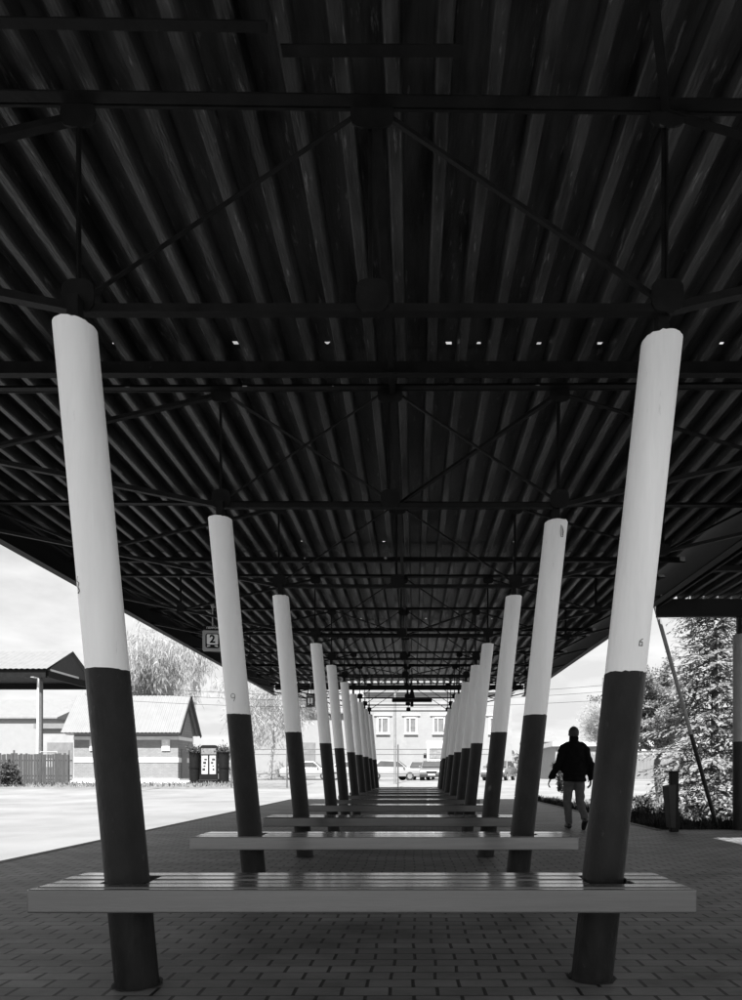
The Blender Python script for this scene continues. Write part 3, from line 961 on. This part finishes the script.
shrub(5.05, 12.6, -0.1, 0.28, 0.50, 'right one of two dark low bushes behind the paving edge', 53, MATS['dark_bush'], 700)
shrub(5.25, 13.4, -0.1, 0.5, 0.6, 'pale bush behind the litter bin', 54, M_leaf, 1600)

def groundcover():
    r = random.Random(61)
    vs, fs = [], []
    def blade(x, y, h):
        d = (V((0, 0, 1)) + rv(r, 0.45)).normalized()
        leaf(vs, fs, V((x, y, -0.08)), d, rv(r, 1).normalized(), h, r.uniform(0.03, 0.06))
    for k in range(9000):
        x = r.uniform(4.15, 9.2); y = r.uniform(10.72, 11.5)
        blade(x, y, r.uniform(0.12, 0.30) * (0.8 + 0.5 * noise.noise(V((x * 2, y * 2, 0)))))
    for k in range(7000):
        y = r.uniform(11, 22.5); x = r.uniform(4.15, 4.75)
        blade(x, y, r.uniform(0.12, 0.28) * (0.8 + 0.6 * noise.noise(V((x * 2, y * 1.4, 0)))))
    o = MB().add(vs, fs).build('ground_cover', M_groundcover)
    tag(o, 'dark low ground cover plants along the paving edge', 'ground cover', kind='stuff')
    vs.clear(); fs.clear()
    for k in range(9000):
        x = -60 + 50 * r.random(); y = r.uniform(34.2, 41)
        d = (V((0, 0, 1)) + rv(r, 0.6)).normalized()
        leaf(vs, fs, V((x, y, rise(y))), d, rv(r, 1).normalized(), r.uniform(0.08, 0.25), 0.05)
    for k in range(9000):
        x = 4.9 + 16 * r.random() ** 1.5; y = 11.2 + 14 * r.random()
        d = (V((0, 0, 1)) + rv(r, 0.6)).normalized()
        leaf(vs, fs, V((x, y, -0.1)), d, rv(r, 1).normalized(), r.uniform(0.05, 0.13), 0.03)
    o = MB().add(vs, fs).build('grass', mat('dry_grass', 0.17, .8, island=(.4, 1.3)))
    tag(o, 'thin dry grass on the verges', 'grass', kind='stuff')
groundcover()

# ---------------------------------------------------------------- left background
def ribbed_slab(p00, p10, p11, p01, n, t=0.03, amp=0.03):
    """roof sheet of n ribs running from edge p00-p10 up to p01-p11"""
    p00, p10, p11, p01 = map(V, (p00, p10, p11, p01))
    nr = ((p10 - p00).cross(p01 - p00)).normalized()
    if nr.z < 0: nr = -nr
    m_ = MB(); vs = []
    N = n * 4
    for j in (0, 1):
        for i in range(N + 1):
            u = i / N
            a = p00.lerp(p10, u) if j == 0 else p01.lerp(p11, u)
            w = amp * (1 if i % 4 in (1, 2) else 0)
            vs.append(a + nr * w)
    lo = [v - nr * t for v in vs]
    K = N + 1
    fs = [(i, i + 1, K + i + 1, K + i) for i in range(N)]
    m_.add(vs, fs); m_.add(lo, [tuple(reversed(f)) for f in fs])
    allv = vs + lo
    m_.add(allv, [(i, 2 * K + i, 2 * K + i + 1, i + 1) for i in range(N)] + [(K + i, K + i + 1, 3 * K + i + 1, 3 * K + i) for i in range(N)])
    return m_
mat('grey_metal_roof', 0.16, .6, .1, 2)
def shed():
    X0, X1, Y0, Y1 = -21.25, -14.75, 40.0, 42.7
    g = rise(40) - 0.05
    root = empty('brick_shed', (X0, Y0, g), 'small pale brick shed with white bands and ribbed metal roof', 'shed')
    W, D, H = X1 - X0, Y1 - Y0, 3.1
    zr = 5.5
    m_ = MB()
    m_.prism([(0, 0), (D, 0), (D, H), (D / 2, zr - 0.15), (0, H)], (0, 0, 0), 'X', W)
    m_.build('wall', M_brickwall, root)
    b = MB()
    for z, h in ((2.82, 0.22), (1.45, 0.3)):
        b.box((W / 2, -0.01, z), (W + 0.02, 0.05, h)); b.box((W + 0.01, D / 2, z), (0.05, D, h))
    b.build('white_band', M_trimw, root)
    b = MB(); b.box((W / 2, -0.02, 0.14), (W + 0.06, 0.1, 0.3)); b.box((W + 0.02, D / 2, 0.14), (0.1, D, 0.3)); b.build('plinth', M_kerbw, root)
    for x in (1.25, 6.0 - 0.25):
        f = MB().box((x, -0.03, 2.4), (0.52, 0.08, 0.78)).build('window', M_trimw, root, bevel=0.02)
        MB().box((x, -0.075, 2.4), (0.36, 0.02, 0.6)).build('pane', mat('white_pane', 0.6, .4), f)
    MB().box((W + 0.02, D / 2 - 0.35, 1.1), (0.06, 0.95, 2.1)).build('door', mat('grey_door', 0.14, .6), root, bevel=0.01)
    r1 = ribbed_slab((-0.55, -0.55, H + 0.02), (W + 0.35, -0.55, H + 0.02), (W + 0.35, D / 2, zr + 0.12), (-0.55, D / 2, zr + 0.12), 30).build('roof', MATS['grey_metal_roof'], root)
    ribbed_slab((-0.55, D + 0.55, H + 0.02), (W + 0.35, D + 0.55, H + 0.02), (W + 0.35, D / 2, zr + 0.12), (-0.55, D / 2, zr + 0.12), 30).build('roof', M_metalroof, root)
    e = MB(); e.box((W / 2, -0.30, H - 0.08), (W + 0.5, 0.5, 0.04)); e.build('soffit', M_darkwood, root)
    bg = MB()
    for s in (0, 1):
        p0 = V((W + 0.36, -0.55 if s == 0 else D + 0.55, H - 0.05)); p1 = V((W + 0.36, D / 2, zr + 0.05))
        bg.bar(p0, p1, 0.05, 0.22)
    bg.build('barge_board', M_darkwood, root)
    k = MB().box((-16.9, 38.6, rise(38.6) + 0.07), (7.5, 0.35, 0.22)).build('whitewashed_kerb', M_kerbw, bevel=0.04)
    tag(k, 'low whitewashed kerb in front of the brick shed', 'kerb')
shed()
def notice():
    Y = 38.5; g = rise(Y)
    root = empty('notice_board', (-12.35, Y, g), 'black notice board with two pale posters beside the shed', 'notice board')
    fr = MB(); fr.prism(rrect(1.05, 2.25, 0.18), (0, 0, 1.18), 'Y', 0.16); fr.build('board', M_signb, root)
    for x, w, h, z in ((-0.24, 0.38, 1.12, 1.12), (0.24, 0.38, 1.12, 1.12)):
        pst = MB().box((x, -0.012, z), (w, 0.012, h)).build('poster', mat('poster_paper', 0.36, .8, .2, 6), root)
        r = random.Random(int(x * 100) + 80)
        for k in range(4):
            MB().box((x + r.uniform(-.06, .06), -0.022, z + 0.32 - 0.2 * k), (r.uniform(.10, .2), 0.004, r.uniform(.05, .14))).build('printed_block', M_mortar, pst)
    MB().box((0, -0.012, 1.93), (0.9, 0.012, 0.36)).build('header_panel', mat('header_grey', 0.16, .6), root)
    MB().box((0, 0.1, 0.12), (1.2, 0.5, 0.24)).build('base', M_signb, root, bevel=0.05)
    for s, nm in ((-1, 'left'), (1, 'right')):
        o = empty('metal_barrel', (-12.35 + s * 0.88, Y + 0.1, rise(Y)), f'black metal barrel planter on the {nm} of the notice board', 'planter', 'black planters beside the notice board')
        m_ = MB(); m_.tube((0, 0, 0), (0, 0, 1.9), 0.30, 0.33, 20)
        for z in (0.08, 0.95, 1.84): m_.tube((0, 0, z - 0.03), (0, 0, z + 0.03), 0.35, 0.35, 20)
        m_.build('barrel', M_signb, o, smooth='auto')
        r = random.Random(70 + s); vs, fs = [], []
        for k in range(420):
            p = V((r.gauss(0, .2), r.gauss(0, .2), 1.85 + abs(r.gauss(0, .18))))
            leaf(vs, fs, p, (rv(r, 1) + V((0, 0, .4))).normalized(), rv(r, 1).normalized(), r.uniform(.08, .2), r.uniform(.04, .08))
        MB().add(vs, fs).build('leaves', M_shrub, o)
notice()
def gable_canopy():
    X1, Y0, Y1 = -24.1, 42.0, 47.9
    X0 = -46.0
    root = empty('gabled_canopy', (X1, Y0, 0.4), 'tall open gabled canopy with pale roof and dark gable at far left', 'canopy')
    ze, zr = 7.35, 9.1
    D = Y1 - Y0; W = X0 - X1
    ribbed_slab((0.15, -0.3, ze), (W, -0.3, ze), (W, D / 2, zr), (0.15, D / 2, zr), 60).build('roof', mat('grey_metal_roof', 0.16, .6, .1, 2), root)
    ribbed_slab((0.15, D + 0.3, ze), (W, D + 0.3, ze), (W, D / 2, zr), (0.15, D / 2, zr), 60).build('roof', MATS['grey_metal_roof'], root)
    MB().prism([(0, ze - 0.1), (D, ze - 0.1), (D / 2, zr - 0.1)], (0, 0, 0), 'X', -0.12).build('gable', M_darkwood, root)
    MB().box((0.03, D * 0.36, ze - 0.02), (0.06, D * 0.6, 0.2)).build('pale_strip', M_trimw, root)
    m_ = MB(); m_.box((W / 2, 0.0, ze - 0.3), (-W, 0.3, 0.5)); m_.box((W / 2, D, ze - 0.3), (-W, 0.3, 0.5)); m_.box((0, D / 2, ze - 0.3), (0.25, D, 0.45))
    m_.build('eave_beam', M_fascia, root)
    MB().box((W / 2, D / 2, ze - 0.15), (-W - 0.3, D - 0.4, 0.05)).build('ceiling', M_fascia, root)
    for x in (-0.75, -7.5, -14):
        for y in ((0.6,) if x > -1 else (0.6, D - 0.6)):
            MB().tube((x, y, -0.4), (x, y, ze - 0.5), 0.14, 0.14, 14).build('post', mat('post_grey', 0.10, .6), root, smooth='auto')
gable_canopy()
sp = empty('lamp_post', (-22.6, 38.4, rise(38.4)), 'thin white lamp post in front of the gabled canopy', 'lamp post')
MB().tube((0, 0, 0), (0.05, 0, 6.3), 0.09, 0.06, 12).build('pole', M_trimw, sp, smooth='auto')
m_ = MB(); m_.box((-0.05, -0.2, 6.32), (0.22, 0.5, 0.05)); m_.build('lamp_head', M_signg, sp, bevel=0.03)
def plank_fence():
    root = empty('plank_fence', (-24.6, 37.2, rise(37.2)), 'dark weathered plank fence left of the brick shed', 'fence')
    r = random.Random(81)
    m_ = MB()
    x = -1.5
    while x < 4.6:
        w = r.uniform(0.10, 0.14)
        m_.box((x, 0, 0.9 + r.uniform(-0.05, 0.06)), (w, 0.025, 1.75))
        x += w + r.uniform(0.01, 0.04)
    m_.build('planks', M_darkwood, root)
    for x in (-1.5, 1.3, 4.5):
        MB().tube((x, 0.07, 0), (x, 0.07, 2.0), 0.05, 0.05, 8).build('post', M_trunk, root)
    m_ = MB(); m_.box((1.6, 0.04, 0.5), (6.2, 0.04, 0.08)); m_.box((1.6, 0.04, 1.4), (6.2, 0.04, 0.08)); m_.build('rail', M_darkwood, root)
plank_fence()
def mesh_gate():
    root = empty('metal_gate', (-21.2, 38.2, rise(38.2)), 'open wire gate between plank fence and shed', 'gate')
    m_ = MB()
    for x in (-1.1, -0.1): m_.tube((x, 0, 0), (x, 0, 1.95), 0.04, 0.04, 8)
    for z in (0.25, 1.9): m_.tube((-1.1, 0, z), (-0.1, 0, z), 0.025, 0.025, 8)
    m_.build('frame', M_signg, root)
    b = MB()
    for k in range(9): b.tube((-1.0 + k * 0.1, 0, 0.25), (-1.0 + k * 0.1, 0, 1.9), 0.010, 0.010, 6)
    b.build('bars', M_signg, root)
    MB().box((-0.5, -0.04, 1.25), (0.45, 0.02, 0.5)).build('plate', M_plate, root)
mesh_gate()

def building(name, label, x0, x1, y0, depth, h, wallm, wins=(), roofm=None, roof_h=0.5, over=0.3, frame=M_trimw, glass=M_glassl, doors=(), cat='building'):
    g = rise(y0)
    root = empty(name, ((x0 + x1) / 2, y0, g), label, cat)
    W = x1 - x0
    MB().box((0, depth / 2, h / 2), (W, depth, h)).build('wall', wallm, root)
    if roof_h > 1.0:
        m_ = MB(); m_.prism([(-over, h), (depth + over, h), (depth + over, h + 0.12), (depth / 2, h + roof_h), (-over, h + 0.12)], (-W / 2 - over, 0, 0), 'X', W + 2 * over)
    else:
        m_ = MB(); m_.box((0, depth / 2, h + roof_h / 2), (W + 2 * over, depth + 2 * over, roof_h))
    m_.build('roof', roofm or M_metalroof, root)
    for (wx, wz, ww, wh) in wins:
        lx = wx - (x0 + x1) / 2; lz = wz - g
        f = MB()
        f.box((lx - ww / 2, -0.03, lz), (0.14, 0.10, wh + 0.14)); f.box((lx + ww / 2, -0.03, lz), (0.14, 0.10, wh + 0.14)); f.box((lx - ww * 0.1, -0.03, lz), (0.07, 0.08, wh))
        f.box((lx, -0.03, lz - wh / 2), (ww, 0.10, 0.12)); f.box((lx, -0.03, lz + wh / 2), (ww, 0.10, 0.12))
        w_ = f.build('window', frame, root)
        MB().box((lx, -0.012, lz), (ww - 0.08, 0.03, wh - 0.06)).build('pane', glass, w_)
        MB().box((lx, -0.06, lz + wh / 2 + 0.28), (ww + 0.7, 0.12, 0.14)).build('lintel', frame, w_)
        MB().box((lx, -0.08, lz - wh / 2 - 0.12), (ww + 0.3, 0.18, 0.07)).build('sill', frame, w_)
    for (wx, ww, wh) in doors:
        lx = wx - (x0 + x1) / 2
        MB().box((lx, -0.03, wh / 2), (ww, 0.08, wh)).build('door', mat('grey_gate', 0.17, .7, .2, 3), root, bevel=0.01)
    return root
def zy(py, Y): return CAM_H + (773 - py) * Y / 640
def xp(px, Y): return (px - 414) * Y / 640
# far facade facing the yard
ww = [(xp(411, 62), zy(725.5, 62), 1.05, 1.45), (xp(439, 62), zy(725.5, 62), 1.05, 1.45), (xp(467, 62), zy(725.5, 62), 1.05, 1.45), (xp(495, 62), zy(725.5, 62), 1.05, 1.45), (xp(383, 62), zy(725.5, 62), 1.05, 1.45)]
building('long_building', 'long pale plastered building with white framed windows facing the far end of canopy', xp(366, 62), xp(512, 62), 62, 10, 8.3, M_wall, ww, M_metalroof, 2.4)
b2 = building('low_building', 'low white building with a grey gate behind the railing', xp(255, 58), xp(362, 58), 58, 9, 5.9, mat('white_wall', 0.27, .9, .06, 1.5), (), M_metalroof, 1.8, 0.4, doors=((xp(309, 58), 1.15, 3.3),))
building('warehouse', 'white warehouse wall behind the gabled canopy at far left', -62, -33.6, 60, 14, 5.6, MATS['white_wall'], (), M_metalroof, 2.6, 0.3)
gb = building('garage', 'grey garage with wide door behind the plank fence', xp(39, 56), xp(79, 56), 56, 8, 4.4, M_wall2, (), M_metalroof, 0.45, 0.3, doors=((xp(60, 56), 2.2, 3.2),))
building('flat_building', 'long white flat roofed building beyond the grey fence at right', 11.5, 24, 52, 8, 2.7, MATS['white_wall'], [(xp(632, 52), 2.2, 0.8, 0.7), (xp(648, 52), 2.2, 0.8, 0.7)], M_trimw, 0.35, 0.3)
building('distant_house', 'distant pale house seen left of the walking person', xp(530, 85), xp(557, 85), 85, 7, 4.6, M_wall, (), M_metalroof, 1.6, 0.2, cat='house')
def sheet_fence():
    root = empty('sheet_fence', (14, 44, rise(44)), 'grey ribbed metal fence in front of the white flat building', 'fence')
    m_ = MB()
    x = -3.2
    while x < 12:
        m_.box((x, 0, 0.95), (0.12, 0.03, 1.7)); m_.box((x + 0.115, 0.015, 0.95), (0.115, 0.012, 1.7)); x += 0.23
    m_.build('sheet', mat('fence_grey', 0.17, .6, .1, 2), root)
    for k in range(6): MB().box((-3.1 + k * 3, 0.07, 1), (0.08, 0.08, 2)).build('post', M_signg, root)
sheet_fence()
def railing():
    Y = 34.0; g = rise(Y)
    root = empty('railing', (-4, Y, g), 'thin metal railing across the yard beyond the platform', 'railing')
    for z in (2.05, 1.78, 0.75):
        MB().tube((-5.7, 0, z), (8.5, 0, z), 0.022, 0.022, 8).build('rail', mat('rail_grey', 0.09, .6), root)
    for k in range(5):
        MB().tube((-5.7 + k * 2.95, 0, 0), (-5.7 + k * 2.95, 0, 2.3), 0.04, 0.04, 8).build('post', MATS['rail_grey'], root)
railing()
# slim pole and overhead wires
pl = empty('utility_pole', (xp(395, 38), 38, rise(38)), 'slim tall grey pole in front of the long building', 'pole')
MB().tube((0, 0, 0), (0, 0, 8.0), 0.08, 0.055, 10).build('shaft', mat('pole_concrete', 0.2, .9), pl, smooth='auto')
MB().bar((-0.6, 0, 7.2), (0.6, 0, 7.2), 0.06, 0.06).build('crossarm', M_steel, pl)
wp = []
for x, lab in ((-13.9, 'wire pole hidden behind the nearest left column'), (8.9, 'wire pole hidden behind the nearest right column')):
    o = empty('wire_pole', (x, 30, rise(30)), lab, 'pole', None)
    MB().tube((0, 0, 0), (0, 0, 5.4), 0.09, 0.07, 10).build('shaft', MATS['pole_concrete'], o, smooth='auto')
for z, lab, sag in ((5.05, 'uppermost of the thin overhead wires under the far roof edge', 0.5), (4.75, 'middle of the thin overhead wires under the far roof edge', 0.45), (4.35, 'lowest of the thin overhead wires under the far roof edge', 0.35)):
    pts = []
    for k in range(25):
        t = k / 24
        pts.append(V((-13.9 + 22.8 * t, 30, rise(30) + z - sag * 4 * t * (1 - t))))
    o = MB().path(pts, 0.008, 6).build('overhead_wire', M_steel); tag(o, lab, 'wire', 'overhead wires')

# ---------------------------------------------------------------- parked vehicles
def car(x, y, rz, paint, label, name='parked_car', van=False):
    root = empty(name, (x, y, rise(y)), label, 'van' if van else 'car', None, rz)
    if van:
        L_, Wd = 4.9, 1.95
        low = [(-2.4, 0.35), (2.4, 0.35), (2.42, 0.95), (2.3, 1.2), (1.75, 1.95), (1.45, 2.35), (1.2, 2.42), (-2.35, 2.42), (-2.42, 2.2)]
        top = None
    else:
        L_, Wd = 4.1, 1.7
        low = [(-2.0, 0.28), (2.02, 0.28), (2.08, 0.55), (2.0, 0.74), (1.1, 0.92), (-1.75, 0.95), (-2.05, 0.82), (-2.08, 0.5)]
        top = [(1.05, 0.91), (0.45, 1.40), (-0.95, 1.45), (-1.6, 0.94)]
    m_ = MB(); m_.prism(low, (-Wd / 2, 0, 0), 'X', Wd)
    m_.build('body', paint, root, bevel=0.05, seg=3, smooth='auto')
    if top:
        c = MB()
        vs = []
        for s in (-1, 1):
            for (u, v) in top:
                inset = 0.03 if v < 1 else 0.16
                vs.append((s * (Wd / 2 - inset), u, v))
        c.add(vs, [(0, 1, 2, 3), (7, 6, 5, 4), (0, 4, 5, 1), (1, 5, 6, 2), (2, 6, 7, 3), (3, 7, 4, 0)])
        c.build('cabin', paint, root, bevel=0.03, smooth='auto')
        gl = MB()
        hw = Wd / 2 - 0.11
        gl.add([(-hw, 1.06, 0.955), (hw, 1.06, 0.955), (hw - 0.1, 0.53, 1.37), (-hw + 0.1, 0.53, 1.37)], [(0, 1, 2, 3)])
        gl.v = [p + V((0, 0.015, 0.012)) for p in gl.v]
        gl.build('windscreen', M_glass, root)
        rg = MB(); rg.add([(-hw, -1.60, 0.99), (hw, -1.60, 0.99), (hw - 0.1, -1.08, 1.40), (-hw + 0.1, -1.08, 1.40)], [(3, 2, 1, 0)])
        rg.v = [p + V((0, -0.02, 0.012)) for p in rg.v]
        rg.build('rear_window', M_glass, root)
        for s in (-1, 1):
            sw = MB(); sw.add([(s * (Wd / 2 - 0.045), 0.85, 0.97), (s * (Wd / 2 - 0.15), 0.42, 1.34), (s * (Wd / 2 - 0.15), -0.9, 1.38), (s * (Wd / 2 - 0.045), -1.35, 0.98)], [(0, 1, 2, 3)])
            sw.v = [p + V((s * 0.014, 0, 0)) for p in sw.v]
            sw.build('side_window', M_glass, root)
            MB().box((s * (Wd / 2 + 0.06), 0.78, 0.98), (0.14, 0.1, 0.12)).build('mirror', paint, root, bevel=0.02)
        fy, ry = 2.09, -2.09
        MB().box((0, fy - 0.02, 0.34), (Wd * 0.98, 0.12, 0.2)).build('front_bumper', M_rubber, root, bevel=0.03)
        MB().box((0, ry + 0.02, 0.36), (Wd * 0.98, 0.12, 0.2)).build('rear_bumper', M_rubber, root, bevel=0.03)
        MB().box((0, fy + 0.01, 0.60), (Wd * 0.42, 0.06, 0.12)).build('grille', M_signb, root)
        MB().box((0, fy + 0.05, 0.42), (0.5, 0.02, 0.11)).build('number_plate', M_plate, root)
        for s in (-1, 1):
            MB().box((s * Wd * 0.36, fy - 0.03, 0.64), (0.36, 0.1, 0.15)).build('headlight', M_lamp, root, bevel=0.03)
            MB().box((s * Wd * 0.4, ry + 0.02, 0.7), (0.24, 0.1, 0.18)).build('tail_light', M_carmid, root, bevel=0.02)
        wz, wr, wy = 0.3, 0.3, 1.25
    else:
        gl = MB(); gl.add([(-0.85, 2.325, 1.26), (0.85, 2.325, 1.26), (0.8, 1.80, 1.95), (-0.8, 1.80, 1.95)], [(0, 1, 2, 3)])
        gl.v = [p + V((0, 0.02, 0.015)) for p in gl.v]
        gl.build('windscreen', mat('van_glass', 0.13, 0.15), root)
        for s in (-1, 1):
            MB().box((s * 0.985, 1.35, 1.55), (0.012, 0.9, 0.6)).build('side_window', M_glass, root)
            MB().box((s * 0.75, 2.40, 0.85), (0.3, 0.1, 0.2)).build('headlight', M_lamp, root, bevel=0.03)
            MB().box((s * 1.1, 1.85, 1.45), (0.2, 0.1, 0.3)).build('mirror', M_signb, root, bevel=0.02)
        MB().box((0, 2.42, 0.85), (0.9, 0.06, 0.18)).build('grille', M_signb, root)
        MB().box((0, 2.42, 0.48), (1.9, 0.12, 0.22)).build('front_bumper', M_signg, root, bevel=0.03)
        wz, wr, wy = 0.33, 0.33, 1.55
    for s in (-1, 1):
        for q in (-1, 1):
            w = MB().tube((s * (Wd / 2 - 0.19), q * wy, wz), (s * (Wd / 2 + 0.01), q * wy, wz), wr, wr, 24).build('wheel', M_rubber, root, smooth='auto')
            MB().tube((s * (Wd / 2 + 0.005), q * wy, wz), (s * (Wd / 2 + 0.018), q * wy, wz), wr * 0.62, wr * 0.6, 20).build('rim', M_rim, w, smooth='auto')
    return root
car(xp(433, 46), 46 + 0.5, R(176), M_carmid, 'grey parked car facing the platform, nearest of the cars at centre')
car(xp(421.5, 49), 50, R(170), M_carlight, 'silver parked car half hidden behind the grey car')
car(xp(389, 45), 46, R(-70), M_carlight, 'silver parked car side on behind the slim pole')
car(xp(350, 47), 48.5, R(-84), M_carlight, 'pale parked car behind the sixth left column, seen through the railing')
car(xp(303, 46), 48.5, R(-88), M_carlight, 'pale parked car in front of the low white building')
vn = car(xp(440.5, 54), 55.5, R(180), mat('white_van_paint', 0.62, .35, .04, 2, coat=.6), 'white parked van standing behind the grey car', 'parked_van', True)
vn.scale = (1.2, 1.2, 1.35)
car(xp(503, 44), 46, R(160), M_carmid, 'dark grey parked car seen between the right columns')

# ---------------------------------------------------------------- far woods closing the horizon
def woods():
    r = random.Random(91)
    vs, fs = [], []
    for k in range(15000):
        x = r.uniform(-170, 200); y = r.uniform(120, 150)
        hgt = 5 + 3.0 * noise.noise(V((x * 0.05, 0, 0))) + 1.5 * noise.noise(V((x * 0.2, 3, 0)))
        p = V((x, y, 0.4 + hgt * r.random()))
        leaf(vs, fs, p, (rv(r, 1) + V((0, 0, 0.6))).normalized(), rv(r, 1).normalized(), r.uniform(0.8, 1.8), r.uniform(0.4, 0.9))
    o = MB().add(vs, fs).build('distant_woods', M_hill)
    tag(o, 'pale line of far off trees on the horizon', 'woods', kind='stuff')
woods()
